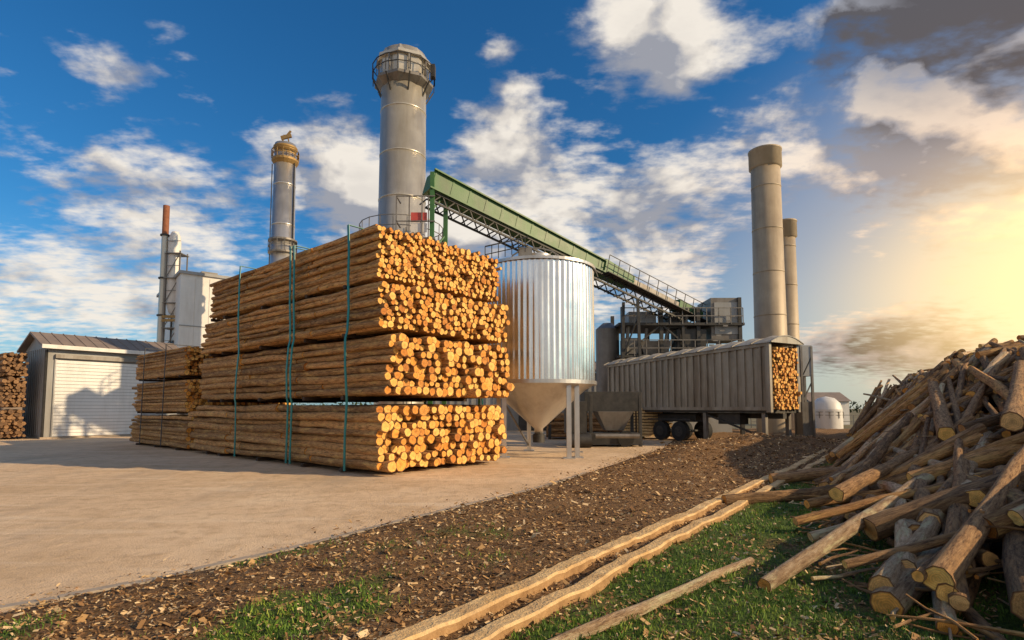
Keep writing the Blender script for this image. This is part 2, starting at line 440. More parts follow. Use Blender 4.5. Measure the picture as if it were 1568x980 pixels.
E=empty('brown_shed'); a=B(); a.box((-39,41,2),(5,6,4),m_roof)
for i in range(11): a.box((-41.5+i*.5,37.97,2),(.06,.06,4),m_roof)
a.done('walls',E)
a=B(); a.add([(-42,37.5,4),(-36,37.5,4),(-36,44.5,4.9),(-42,44.5,4.9),(-42,37.5,4.12),(-36,37.5,4.12),(-36,44.5,5.02),(-42,44.5,5.02)],[(3,2,1,0),(4,5,6,7),(0,1,5,4),(1,2,6,5),(2,3,7,6),(3,0,4,7)],m_mid); a.done('roof',E)

E=empty('white_industrial_building'); C=V((-25.3,42,0)); f2=V((.77,.63,0)).normalized(); g2=V((-.63,.77,0)).normalized()
a=B(); hh=12.0
def Q(s,t,z): return C+f2*s+g2*t+Z*z
a.box(Q(4,6,hh/2),(8,12,hh),m_white,f2,g2)
for i in range(1,8): a.beam(Q(i,-.015,0),Q(i,-.015,hh-.2),.03,.03,m_white)
for z in (4,8): a.beam(Q(0,-.03,z),Q(8,-.03,z),.04,.06,m_wall)
a.done('walls',E)
a=B(); a.box(Q(4,6,hh+.1),(8.3,12.3,.22),m_wall,f2,g2)
a.beam(Q(1.0,-.1,5.2),Q(2.6,-.1,5.2),.1,.8,m_mid); a.box(Q(2.4,3,hh+.55),(1.2,1.2,.7),m_mid,f2,g2)
for t_ in (2,5,8): a.beam(Q(-.03,t_,6.5),Q(-.03,t_+1.6,6.5),.05,1,m_dark)
a.done('roof',E)

g=B(); bx,by=-27.9,44.0
g.cyl((bx,by,0),(bx,by,15.5),.27,.25,m_chim,14); g.cyl((bx,by,15.5),(bx,by,18.0),.24,.24,m_rust,14)
for z in (6,9,12,15.5): g.cyl((bx,by,z),(bx,by,z+.12),.36,.36,m_dark,14)
g.lathe((bx+.75,by+.1,0),[(0,9.0),(.25,9.3),(.45,10),(.45,15),(.4,15.5),(.25,15.85),(0,15.95)],m_white,20)
for dx in (.4,1.5):
    for dy in (-.4,.6): g.beam((bx+dx,by+dy,0),(bx+dx,by+dy,14.2),.08,.08,m_mid)
for z in range(2,15,2):
    g.box((bx+.95,by+.1,z),(1.3,1.2,.06),m_mid)
    g.beam((bx+.4,by-.4,z),(bx+1.5,by-.4,z+2 if z<13 else z),.05,.05,m_mid)
    g.beam((bx+1.5,by-.4,z+1),(bx+.4,by-.4,z+1),.04,.04,m_mid)
for z in (8.6,8.9): g.box((bx+1,by-.45,z),(1.4,.08,.2),m_brass)
g.done('rusty_exhaust_stack')

# ------------------------------------------------------------------ chimneys
def chimney(name,x,y,r0,r1,top,mat,seams,build):
    g=B(); c=(x,y,0)
    g.lathe(c,[(r0,0),(r1,top),(r1-.1,top),(r1-.12,top-1.5)],mat,48)
    g.cyl((x,y,top-1.4),(x,y,top-1.38),r1-.11,r1-.11,m_dark,32)
    for z in seams:
        rr=r0+(r1-r0)*z/top
        g.lathe(c,[(rr,z-.05),(rr+.018,z-.04),(rr+.018,z+.04),(rr,z+.05)],mat,48)
    build(g,x,y,r1,top); return g.done(name)
def b1(g,x,y,r,top):
    c=(x,y,0)
    g.lathe(c,[(r,top-2.1),(r+.14,top-2.0),(r+.42,top-1.75),(r+.42,top-1.6),(r+.1,top-1.6)],m_mid,8,False)
    g.lathe(c,[(r+.12,top-1.6),(r+.16,top-.62),(r+.36,top-.55),(r+.36,top-.40),(r+.10,top-.32),(r+.02,top+.02),(r-.1,top+.02)],m_chim,8,False)
    g.ringrail(c,r+.50,top-1.65,.9,m_dark,16,.04)
    for i in range(8):
        an=R(45*i+22); d=V((math.cos(an),math.sin(an),0))
        g.beam(V((x,y,top-2.5))+d*r,V((x,y,top-1.7))+d*(r+.45),.07,.07,m_dark)
        g.beam(V((x,y,top-1.6))+d*(r+.14),V((x,y,top-.5))+d*(r+.18),.08,.08,m_mid,up=d)
    g.box((x+r+.45,y-.3,top-1.0),(.25,.4,.7),m_dark)
    for s in (-.2,.2): g.beam((x+r*.55+s,y-r-.05,0),(x+r*.55+s,y-r-.05,11.2),.04,.04,m_mid)
    g.lathe(c,[(1.35,10.4),(2.3,10.4),(2.3,10.5),(1.35,10.5)],m_mid,24,False)
    g.ringrail(c,2.25,10.5,1.05,m_mid,20,.035)
chimney('large_steel_chimney',-6.05,30,1.36,1.22,21.3,m_chim,[3,5.5,8,10.5,13,15.5,18],b1)
def b2(g,x,y,r,top):
    c=(x,y,0)
    g.lathe(c,[(r,top-1.6),(r+.2,top-1.3),(r+.2,top-1.15),(r,top-1.1)],m_brass,20,False)
    g.lathe(c,[(r,top-1.1),(r+.02,top-.4),(r+.1,top-.35),(r+.1,top-.2),(r*.5,top+.0)],m_brass,20)
    g.ringrail(c,r+.2,top-1.15,.65,m_brass,14,.045)
    for dx in (-.3,.3): g.beam((x+dx,y,top-.1),(x+dx*.4,y,top+.8),.08,.08,m_brass)
    g.beam((x-.35,y,top+.55),(x+.4,y,top+.75),.14,.28,m_brass); g.beam((x+.05,y,top+.7),(x+.35,y,top+1.1),.1,.12,m_brass)
    for z in (top-7.3,top-8.2):
        g.lathe(c,[(r,z-.1),(r+.26,z),(r+.26,z+.12),(r,z+.15)],m_mid,20,False)
    g.ringrail(c,r+.24,top-8.1,.85,m_mid,12,.04)
    g.beam((x-r-.12,y-.2,6),(x-r-.12,y-.2,top-1.5),.06,.06,m_mid,up=(0,1,0)); g.beam((x+r+.10,y-.3,8),(x+r*.98+.08,y-.3,top-1.5),.09,.05,m_dark,up=(0,1,0))
chimney('slender_steel_chimney',-16.75,40,.92,.74,21.1,m_steel,[6,9,12,15,18],b2)
def b3(g,x,y,r,top):
    c=(x,y,0)
    g.lathe(c,[(r,top-1.35),(r+.13,top-1.25),(r+.13,top-.12),(r+.16,top-.1),(r+.16,top),(r-.1,top)],m_chim2,40)
chimney('brown_chimney',17.75,38,1.08,.94,19.7,m_chim2,[5,8,11,14,17],b3)
chimney('brown_chimney',21.0,42,.74,.68,16.0,m_chim2,[5,8,11,14],b3)

# ------------------------------------------------------------------ corrugated silo
g=B(); sx,sy=.98,20.6; rr=2.05; n=64*6
z0,z1=2.62,6.80
vs=[]
lv=[z0+(z1-z0)*k/8 for k in range(9)]
for z in lv:
    for i in range(n):
        t=2*math.pi*i/n; q=rr+.016*math.cos(t*64)+.010*math.sin(t*5+z)+.004*math.sin(t*17+z*2.1)
        vs.append((sx+q*math.cos(t),sy+q*math.sin(t),z))
g.add(vs,[(k*n+i,k*n+(i+1)%n,(k+1)*n+(i+1)%n,(k+1)*n+i) for k in range(8) for i in range(n)],m_silo,True)
g.lathe((sx,sy,0),[(rr+.05,z0-.08),(rr+.09,z0-.08),(rr+.09,z0+.05),(rr+.04,z0+.05)],m_steel,64,False)
g.lathe((sx,sy,0),[(rr+.03,z1-.05),(rr+.08,z1-.05),(rr+.08,z1+.05),(rr,z1+.06),(.5,z1+.5),(.5,z1+.6),(0,z1+.65)],m_steel,64,False)
g.lathe((sx,sy,0),[(rr+.05,z0-.05),(rr-.35,2.35),(.16,.95),(.16,.75),(.0,.75)],m_steel,48)
g.cyl((sx,sy,.75),(sx,sy,.45),.22,.22,m_dark,16)
for k,(dx,dy) in enumerate(((1.25,-1.35),(-1.25,-1.35),(1.55,1.1),(-1.5,1.1),(-.3,1.85),(.95,-1.6))):
    g.beam((sx+dx,sy+dy,0),(sx+dx,sy+dy,z0),.16,.16,m_steel); g.box((sx+dx,sy+dy,.02),(.4,.4,.04),m_steel)
g.beam((sx+1.25,sy-1.35,1.2),(sx+1.55,sy+1.1,.3),.05,.05,m_mid)
g.beam((sx-1.25,sy-1.35,1.9),(sx-.3,sy+1.85,.2),.05,.05,m_mid)
for i in range(13):
    p=V((sx-rr*.95+i*.12,sy-.9,z1+.15+i*.03))
    if i%2==0: g.beam(p,p+Z*.55,.03,.03,m_dark)
g.beam((sx-rr*.95,sy-.9,z1+.7),(sx-.4,sy-.9,z1+1.05),.04,.04,m_dark); g.beam((sx-rr*.95,sy-.9,z1+.4),(sx-.4,sy-.9,z1+.75),.03,.03,m_dark)
for i in range(8):
    t=math.pi*i/7; q=[V((sx-.1+.95*math.cos(t),sy-.2,z1+.35+.5*math.sin(t)))]
    if i: g.beam(prev,q[0],.05,.05,m_mid)
    prev=q[0]
g.box((sx-.5,sy-.6,z1+.45),(.5,.4,.5),m_mid)
g.cyl((sx-rr-.12,sy-.3,0),(sx-rr-.12,sy-.3,z1+.4),.05,.05,m_green,8)
g.done('corrugated_steel_silo')

# ------------------------------------------------------------------ green conveyor
g=B(); A=V((-4.0,26,12.45)); D=V((12.1,36,7.6)); d=(D-A); L=d.length; d/=L
nn=d.cross(Z).normalized(); up=nn.cross(d)
def K(s,a_,b_): return A+d*s+nn*a_+up*b_
s1=.56*L; s2=.68*L
g.hexa([K(0,-.5,-.45),K(s1,-.45,-.33),K(s1,.45,-.33),K(0,.5,-.45),K(0,-.5,.5),K(s1,-.45,.33),K(s1,.45,.33),K(0,.5,.5)],m_green)
i=0
while i*.95<s1:
    s=i*.95+.1; k=1-s/s1*.28
    for sd in (-1,1): g.box(K(s,sd*(.50-.05*s/s1),0),(.07,.04,.86*k),m_green,d,nn,up)
    i+=1
g.beam(K(-.05,.56,.50),K(s1,.5,.35),.14,.07,m_green,up=up); g.beam(K(-.05,.56,-.44),K(s1,.5,-.32),.14,.07,m_green,up=up)
g.hexa([K(s1,-.55,-.35),K(s2,-.5,-.28),K(s2,.5,-.28),K(s1,.55,-.35),K(s1,-.55,.45),K(s2,-.5,.3),K(s2,.5,.3),K(s1,.55,.45)],m_green)
g.hexa([K(s2,-.35,-.2),K(L,-.35,-.2),K(L,.35,-.2),K(s2,.35,-.2),K(s2,-.35,.2),K(L,-.35,.15),K(L,.35,.15),K(s2,.35,.2)],m_mid)
g.hexa([K(L-2.2,-.4,-.25),K(L,-.4,-.25),K(L,.4,-.25),K(L-2.2,.4,-.25),K(L-2.2,-.4,.4),K(L,-.4,.3),K(L,.4,.3),K(L-2.2,.4,.4)],m_green)
for sd in (-.45,.45):
    g.beam(K(.3,sd,-1.0),K(L,sd,-.85),.09,.09,m_dark,up=up); g.beam(K(.3,sd,-.55),K(L,sd,-.42),.09,.09,m_dark,up=up)
    k=0
    while .3+k*.75<L-.75:
        s=.3+k*.75
        g.beam(K(s,sd,-1.0),K(s+.375,sd,-.5),.05,.05,m_dark); g.beam(K(s+.375,sd,-.5),K(s+.75,sd,-1.0),.05,.05,m_dark); k+=1
k=0
while k*.75<L: g.beam(K(k*.75,-.45,-1.0),K(k*.75,.45,-1.0),.05,.05,m_dark); k+=1
s=s1
while s<L:
    g.beam(K(s,.75,-.4),K(s,.75,.65),.035,.035,m_dark); s+=.8
for hgt in (.15,.65): g.beam(K(s1,.75,hgt),K(L,.75,hgt),.035,.035,m_dark)
g.beam(K(s1,.72,-.42),K(L,.72,-.42),.45,.05,m_dark,up=up)
for x_,y_ in ((-3.75,25.6),(-3.2,26.3)):
    g.beam((x_,y_,0),(x_,y_,12.8),.2,.2,m_green,up=(0,1,0))
for z in (3,5,7,9,11): g.beam((-3.75,25.6,z),(-3.2,26.3,z+1),.07,.07,m_green)
for s in (.42*L,.7*L,.9*L):
    c=K(s,0,-1.0)
    for sd in (-.6,.6):
        b_=c+nn*sd; g.beam(b_,V((b_.x+sd*.3,b_.y,0)),.16,.16,m_dark,up=(0,1,0))
    for z in range(1,int(c.z)-1,2): g.beam((c+nn*-.6).xy.to_3d()+Z*z,(c+nn*.6).xy.to_3d()+Z*(z+2),.07,.07,m_dark)
g.box((-4.35,25.5,10.6),(.75,.05,.45),m_red); g.box((-4.35,25.5,10.1),(.75,.05,.42),m_white)
g.beam((-5.4,25.9,9.6),(-3.6,25.9,9.6),.9,.08,m_mid)
for x_ in (-5.4,-4.8,-4.2,-3.9): g.beam((x_,25.45,9.6),(x_,25.45,11.6),.05,.05,m_mid)
for z in (10.4,11.6): g.beam((-5.4,25.45,z),(-3.6,25.45,z),.05,.05,m_mid)
for z in (10.4,11.6): g.beam((-5.4,25.45,z),(-5.4,26.4,z),.05,.05,m_mid)
for x_ in (-5.4,): g.beam((x_,25.9,0),(x_,25.9,9.6),.14,.14,m_mid)
g.done('inclined_conveyor')

# ------------------------------------------------------------------ processing plant under conveyor
g=B()
for x_ in (6.9,9.3,11.6,14.2):
    for y_ in (34.5,38): g.beam((x_,y_,0),(x_,y_,8.0 if x_<14 else 8.6),.22,.22,m_dark,up=(0,1,0))
for z in (4.9,6.9):
    g.box((10.5,36.2,z),(7.8,4,.16),m_dark)
    for k in range(11): g.beam((6.8+k*.75,34.2,z),(6.8+k*.75,34.2,z+1.0),.05,.05,m_mid)
    for q in (.5,1.0): g.beam((6.8,34.2,z+q),(14.3,34.2,z+q),.05,.05,m_mid)
g.box((13.4,35.8,7.3),(1.9,2.5,2.6),m_mid); g.box((13.4,34.53,7.3),(1.5,.06,2.0),m_wall)
g.box((8.2,35.4,7.35),(1.7,1.4,.8),m_wall); g.box((10.3,35.3,7.2),(1.0,1.4,1.0),m_dark)
g.box((11.2,35.2,5.9),(1.8,1.4,1.4),m_dark); g.box((7.6,35.6,5.6),(1.0,1.6,1.0),m_mid)
g.hexa([V(p) for p in ((8.6,35,4.0),(9.4,35,4.0),(9.4,36,4.0),(8.6,36,4.0),(8.0,34.6,5.9),(10.0,34.6,5.9),(10.0,36.6,5.9),(8.0,36.6,5.9))],m_mid)
for k in range(6):
    x_=7.2+k*1.15; g.cyl((x_,34.9,5.0),(x_+U(-.2,.5),34.7,U(6.5,8.2)),.11,.11,m_mid,10)
for (p,q) in (((6.9,34.4,4.9),(9.3,34.4,6.9)),((11.6,34.4,4.9),(9.3,34.4,6.9)),((11.6,34.4,2),(14.2,34.4,4.9))): g.beam(p,q,.1,.1,m_dark)
for k in range(9): g.beam((11.8+k*.22,34.0,4.9+k*.3),(11.8+k*.22,34.0,5.0+k*.3),.3,.05,m_mid)
g.cyl((6.2,36,0),(6.2,36,6.8),.75,.75,m_mid,28); g.lathe((6.2,36,0),[(.75,6.8),(.3,7.2),(0,7.25)],m_mid,28)
g.box((10.5,37.5,2.3),(8,1.2,4.4),m_wall)
g.done('wood_processing_plant')

g=B()
g.box((4.6,26.2,2.0),(2.6,1.6,.9),m_dark); g.hexa([V(p) for p in ((4.2,25.1,.7),(5.0,25.1,.7),(5.0,25.9,.7),(4.2,25.9,.7),(3.8,24.85,1.55),(5.4,24.85,1.55),(5.4,26.4,1.55),(3.8,26.4,1.55))],m_mid)
for x_ in (3.5,5.7):
    for y_ in (24.9,26.6): g.beam((x_,y_,0),(x_,y_,2.3),.14,.14,m_dark,up=(0,1,0))
g.box((4.5,25.4,.35),(2.4,1.4,.5),m_dark); g.cyl((3.6,24.2,.5),(5.5,24.2,.5),.10,.10,m_mid,14)
g.box((2.8,24.8,1.3),(.9,.8,1.4),m_dark); g.cyl((2.4,24.2,.3),(3.4,24.2,.3),.3,.3,m_dark,16)
g.cyl((5.0,24.6,.35),(5.0,24.9,.35),.35,.35,m_tyre,20)
g.done('chipper_machine',bev=.01)
g=B()
bundle(g,V((2.0,30.5,0)),V((1,0,0)),V((0,1,0)),0,4.0,0,2.0,.1,1.5,.10,m_bark2,m_end2,seg=2)
g.done('log_stack')
g=B()
for i in range(10):
    g.box((6.8+U(-.05,.05),31.5,.2+i*.16),(4.0,1.6,.12),m_plank); 
for x_ in (5.3,6.8,8.3): g.box((x_,31.5,.9),(.08,1.66,1.7),m_bearer)
g.done('sawn_timber_stack')
E=empty('saw_hall'); a=B(); a.box((4,46,2.2),(22,7,4.4),m_wall)
for i in range(40): a.box((-6.9+i*.55,42.47,2.2),(.08,.06,4.4),m_wall)
a.done('walls',E); a=B(); a.hexa([V(p) for p in ((-7.5,42,4.4),(15.5,42,4.4),(15.5,46,5.4),(-7.5,46,5.4),(-7.5,42,4.55),(15.5,42,4.55),(15.5,46,5.55),(-7.5,46,5.55))],m_roof); a.box((2,42.4,1.7),(3,.1,3.4),m_dark); a.box((9,42.4,1.5),(2.4,.1,3),m_dark); a.done('roof',E)

# ------------------------------------------------------------------ covered log trailer
g=B(); C=V((11.2,24.2,0)); fu=V((-.515,.857,0)); gv=V((.857,.515,0)); LT=10.6; WT=2.0; zb=1.62; zt=4.5
def T(s,t,z): return C+fu*s+gv*t+Z*(z-(.028*s if z>3 else 0))
g.hexa([T(0,0,zb),T(0,.08,zb),T(LT,.08,zb),T(LT,0,zb),T(0,0,zt),T(0,.08,zt),T(LT,.08,zt),T(LT,0,zt)],m_trail)
g.hexa([T(0,WT-.08,zb),T(0,WT,zb),T(LT,WT,zb),T(LT,WT-.08,zb),T(0,WT-.08,zt),T(0,WT,zt),T(LT,WT,zt),T(LT,WT-.08,zt)],m_trail)
g.box(T(LT-.04,WT/2,(zb+zt)/2)-Z*.1,(.08,WT-.18,zt-zb-.2),m_trail,fu,gv)
g.box(T(LT/2,WT/2,zb-.06),(LT,WT,.14),m_dark,fu,gv)
s=.35
while s<LT:
    g.hexa([T(s,-.075,zb+.1),T(s,0,zb+.1),T(s+.12,0,zb+.1),T(s+.12,-.075,zb+.1),T(s,-.075,zt-.08),T(s,0,zt-.08),T(s+.12,0,zt-.08),T(s+.12,-.075,zt-.08)],m_trail); s+=.42
g.box(T(LT/2,-.05,zb+.06),(LT,.12,.16),m_trail,fu,gv); g.beam(T(0,-.05,zt-.02),T(LT,-.05,zt-.02),.14,.14,m_trail)
g.box(T(.0,-.06,(zb+zt)/2),(.22,.16,zt-zb+.2),m_trail,fu,gv); g.box(T(.0,WT,(zb+zt)/2),(.16,.16,zt-zb+.2),m_mid,fu,gv)
nr=8;ns=22;vs=[]
for i in range(ns+1):
    for j in range(nr+1):
        t=j/nr; zz=zt+.05+.36*math.sin(math.pi*t)**.8+(-.05*math.cos(i*math.pi) if 0<j<nr else 0)
        vs.append(T(-.25+i*(LT+.4)/ns,-.2+t*(WT+.4),zz+U(-.01,.01)))
g.add(vs,[(i*(nr+1)+j,(i+1)*(nr+1)+j,(i+1)*(nr+1)+j+1,i*(nr+1)+j+1) for i in range(ns) for j in range(nr)],m_canvas,True)
for i in range(0,ns+1,2):
    for j in range(nr):
        g.beam(vs[i*(nr+1)+j]+Z*.03,vs[i*(nr+1)+j+1]+Z*.03,.05,.04,m_mid)
g.add([vs[j] for j in range(nr+1)],[tuple(range(nr+1))],m_trail)
bundle(g,C,fu,gv,-.12,3.0,.12,WT-.1,zb+.02,zt-.1,.07,m_bark,m_end,js=.08,seg=1)
for s,t in ((.4,.15),(.4,WT-.15),(LT-.3,.15),(LT-.3,WT-.15),(3.6,.15)): g.box(T(s,t,.78),(.18,.18,1.56),m_mid,fu,gv)
g.beam(T(.4,.15,.4),T(3.6,.15,1.4),.08,.08,m_dark)
for s in (5.2,6.5):
    g.cyl(T(s,-.0,.52),T(s,WT,.52),.07,.07,m_dark,10)
    for t in (.0,WT-.3):
        g.cyl(T(s,t,.52),T(s,t+.28,.52),.5,.5,m_tyre,24); g.cyl(T(s,t-.02,.52),T(s,t+.0,.52),.27,.24,m_dark,16); g.cyl(T(s,t-.05,.52),T(s,t+.0,.52),.09,.09,m_dark,10)
g.box(T(5.85,WT/2,1.2),(2.6,.9,.4),m_dark,fu,gv); g.box(T(5.85,.1,1.12),(2.9,.3,.06),m_dark,fu,gv)
g.box(T(2.3,.5,1.2),(1.2,.6,.5),m_dark,fu,gv); g.box(T(8.6,.5,1.15),(1.4,.5,.6),m_dark,fu,gv)
g.beam(T(0,WT/2,1.35),T(LT,WT/2,1.35),.25,.25,m_dark)
g.done('covered_log_trailer')
g=B()
for dx in (0,.5):
    for dy in (0,.7): g.beam((14.05+dx,27+dy,0),(14.05+dx,27+dy,4.7),.10,.10,m_mid,up=(0,1,0))
g.box((14.3,27.35,4.0),(.55,.75,1.5),m_wall); g.box((14.3,27.35,1.2),(.52,.7,1.6),m_mid)
for z in (.2,2,3.2): g.beam((14.05,27,z),(14.55,27,z+1),.05,.05,m_mid)
g.done('control_cabinet_tower')

g=B(); g.cyl((25.3,45,0),(25.3,45,1.6),1.15,1.15,m_white,28); g.lathe((25.3,45,0),[(1.15,1.6),(1.0,2.1),(.6,2.5),(.0,2.65)],m_white,28); g.ringrail((25.3,45,0),1.18,.9,.5,m_mid,10,.04); g.done('white_storage_tank')
E=empty('distant_shed'); a=B(); a.box((33,60,1.2),(4,4,2.4),m_white); a.box((33,57.97,1),(1,.06,2),m_dark); a.done('walls',E)
a=B(); a.hexa([V(p) for p in ((30.8,57.8,2.4),(35.2,57.8,2.4),(35.2,62.2,2.4),(30.8,62.2,2.4),(30.8,59.9,3.4),(35.2,59.9,3.4),(35.2,60.1,3.4),(30.8,60.1,3.4))],m_roof); a.done('roof',E)
g=B()
for i in range(14):
    p=V((20.5+i*1.1,48,0)); g.beam(p,p+Z*1.1,.06,.06,m_mid)
for z in (.55,1.1): g.beam((20.5,48,z),(34.8,48,z),.05,.05,m_mid)
g.done('yard_fence')
g=B()
for i in range(7000):
    a_=U(-55,70); x_=math.sin(R(a_))*260; y_=math.cos(R(a_))*260
    top=4.5+2.5*fb(a_*.35,0,4)
    z=U(0,1)**.8*max(1.2,top); q=U(.4,1.1); c=V((x_+U(-6,6),y_+U(-6,6),z)); rn=random.random()
    g.add([c+V((U(-q,q),U(-q,q),U(-q,q))) for _ in range(3)],[(0,1,2)],m_leaf,False,[(0,0,rn)]*3)
g.done('distant_treeline')

# ------------------------------------------------------------------ messy log pile at right
def HP(x,y):
    d=sdist(FOOT,x,y)
    if d<0: return max(0,H(x,y))
    k=sm((y-7)/10); Lc=4.2*(1-k)+1.5*k
    hm=2.4*(1-k)+3.85*k
    return hm*(1-math.exp(-d/Lc))*(1-.25*sm((d-8)/6))+.28*fb(x*.6,y*.6)*min(1,d)
def footx(y):
    for (x0,y0),(x1,y1) in zip(FOOT,FOOT[1:]):
        if y0<=y<=y1: return x0+(x1-x0)*(y-y0)/(y1-y0)
    return 21
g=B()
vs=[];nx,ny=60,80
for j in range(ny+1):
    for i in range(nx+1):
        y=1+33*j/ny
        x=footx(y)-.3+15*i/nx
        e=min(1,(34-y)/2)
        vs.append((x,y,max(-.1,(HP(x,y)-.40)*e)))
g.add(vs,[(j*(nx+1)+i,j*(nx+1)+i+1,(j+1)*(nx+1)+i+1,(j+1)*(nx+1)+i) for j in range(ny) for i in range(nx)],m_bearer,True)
for k in range(1450):
    y=2.5+31*random.random()**1.15
    xf=footx(y)
    x=xf+.1+10*random.random()**1.25
    ty=random.random()
    if ty<.66: an=R(50)+random.gauss(0,.22); Ln=U(2.8,6.5)
    else: an=R(184)+random.gauss(0,.34); Ln=U(1.5,3.2)
    dx,dy=math.cos(an),math.sin(an)
    p=(x-dx*Ln/2,y-dy*Ln/2);q=(x+dx*Ln/2,y+dy*Ln/2)
    if min(p[1],q[1])<2.2: continue
    if min(sdist(FOOT,*p),sdist(FOOT,*q))<-1.0+ .4*random.random(): continue
    r=U(.045,.11) if random.random()<.87 else U(.11,.16)
    o=U(-.22,.16)
    zp=HP(*p)+r+o+U(-.05,.14);zq=HP(*q)+r+o+U(-.05,.16)
    zp=max(zp,r*.9);zq=max(zq,r*.9)
    rn=random.random()
    g.log((p[0],p[1],zp),(q[0],q[1],zq),r,r*U(.6,.95),m_pole if rn<.18 else (m_bark if rn<.42 else m_bark2),m_end if random.random()<.5 else m_end2,10,5,.022,knots=random.choice((0,0,1,3)) if y<14 else 0)
for k in range(420):
    y=3+12*random.random()**1.2; x=footx(y)-.7+6*random.random()**1.5
    an=U(0,3.14); Ln=U(.3,1.1); z=HP(x,y)+U(.02,.16); dx,dy=math.cos(an)*Ln/2,math.sin(an)*Ln/2
    g.log((x-dx,y-dy,z+U(-.05,.05)),(x+dx,y+dy,z+U(-.05,.06)),U(.008,.024),.008,random.choice((m_bark,m_pole,m_bark2)),m_end,5,3,.02)
g.done('log_pile')

def strip(name,a0,a1,w_,h_,mat,sd_):
    g=B();n=220;vs=[]
    a0=V(a0);a1=V(a1);d=(a1-a0).normalized();nr=V((d.y,-d.x))
    for i in range(n+1):
        p=a0+(a1-a0)*i/n; wl=w_*(.5+.09*fb(i*.33,sd_,4)); wr=w_*(.5+.09*fb(i*.33,sd_+9,4)); p=p+nr*.02*fb(i*.05,sd_+3)
        z=max(H(p.x,p.y),0)*.55+.03; hh=h_*(1+.12*fb(i*.3,sd_+5,4))
        for sx_,zz in ((-wl,-.04),(wr,-.04),(wr*1.02,hh*.75),(wr*.82,hh),(-wl*.86,hh*.98),(-wl*1.03,hh*.72)):
            q=p+nr*sx_; vs.append((q.x,q.y,z+zz))
    m_=6
    g.add(vs,[],mat)
    for j in range(m_):
        fsx=[[i*m_+j,i*m_+(j+1)%m_,(i+1)*m_+(j+1)%m_,(i+1)*m_+j] for i in range(n)]
        g.f.extend(fsx); g.m.extend([g.mi(mat if j in (2,3,4) else m_tan)]*len(fsx)); g.sm.extend([False]*len(fsx))
    g.f.append(list(range(m_))[::-1]); g.m.append(0); g.sm.append(False)
    g.done(name)
m_tan=mk('waney_edge_bark',(.26,.14,.055),(.52,.32,.15),.85,0,6,.8)
strip('sawn_timber_beam',(-1.40,3.0),(19.0,30.6),.17,.085,m_plank,2.2)
strip('sawn_timber_beam',(-.86,3.1),(19.2,30.3),.15,.085,m_plank,7.7)
g=B(); g.log((.15,3.75,.1),(2.5,5.95,.11),.045,.035,m_pole,m_end,10,8,.012,knots=3); g.done('loose_pole')
g=B(); g.log((2.25,5.1,.12),(6.6,8.7,.75),.065,.09,m_pole,m_end,12,8,.02,knots=4); g.done('loose_birch_log')
g=B(); g.log((3.6,9.6,.14),(6.2,9.9,.3),.10,.11,m_bark2,m_end,12,5,.02); g.log((5.6,12.2,.16),(8.0,12.1,.4),.12,.13,m_bark2,m_end,12,5,.02);g.done('loose_log')

# ------------------------------------------------------------------ light
SAZ,SEL=R(106),R(25)
sd=V((math.sin(SAZ)*math.cos(SEL),math.cos(SAZ)*math.cos(SEL),math.sin(SEL)))
l=bpy.data.lights.new('sun','SUN'); l.energy=5.0; l.angle=R(.6); l.color=(1,.74,.43)
o=bpy.data.objects.new('sun',l); o.rotation_euler=sd.to_track_quat('Z','Y').to_euler(); sc.collection.objects.link(o)

W=bpy.data.worlds.new('World'); sc.world=W; W.use_nodes=True; t=W.node_tree; t.nodes.clear()
out=N(t,'ShaderNodeOutputWorld'); bg=N(t,'ShaderNodeBackground'); bg.inputs['Strength'].default_value=.115
t.links.new(bg.outputs[0],out.inputs[0])
sky=N(t,'ShaderNodeTexSky',sky_type='NISHITA'); sky.sun_disc=False; sky.sun_elevation=SEL; sky.sun_rotation=SAZ
sky.air_density=1.0; sky.dust_density=.6; sky.ozone_density=2.5
hs=N(t,'ShaderNodeHueSaturation'); hs.inputs['Saturation'].default_value=1.25; hs.inputs['Value'].default_value=1.05
t.links.new(sky.outputs[0],hs.inputs['Color'])
tc=N(t,'ShaderNodeTexCoord').outputs['Generated']
nv=N(t,'ShaderNodeVectorMath',operation='NORMALIZE'); t.links.new(tc,nv.inputs[0]); dv=nv.outputs[0]
sp=N(t,'ShaderNodeSeparateXYZ'); t.links.new(dv,sp.inputs[0]); X,Y,Zz=sp.outputs
az=M(t,'MULTIPLY',M(t,'ARCTAN2',X,Y),57.2958); el=M(t,'MULTIPLY',M(t,'ARCSINE',Zz),57.2958)
ae=N(t,'ShaderNodeCombineXYZ'); t.links.new(az,ae.inputs[0]); t.links.new(el,ae.inputs[1]); ae=ae.outputs[0]
def blob(ca,ce,ra,re,wt):
    a_=N(t,'ShaderNodeVectorMath',operation='SUBTRACT'); t.links.new(ae,a_.inputs[0]); a_.inputs[1].default_value=(ca,ce,0)
    b_=N(t,'ShaderNodeVectorMath',operation='MULTIPLY'); t.links.new(a_.outputs[0],b_.inputs[0]); b_.inputs[1].default_value=(1/ra,1/re,0)
    c_=N(t,'ShaderNodeVectorMath',operation='LENGTH'); t.links.new(b_.outputs[0],c_.inputs[0])
    r_=N(t,'ShaderNodeMapRange',interpolation_type='SMOOTHSTEP'); t.links.new(c_.outputs['Value'],r_.inputs[0])
    r_.inputs[1].default_value=0; r_.inputs[2].default_value=1; r_.inputs[3].default_value=wt; r_.inputs[4].default_value=0
    return r_.outputs[0]
cov=M(t,'MULTIPLY',M(t,'MULTIPLY',Y,-1.5,clamp=True),.30)   # unseen cloud cover added behind the camera for whiter, more neutral fill light
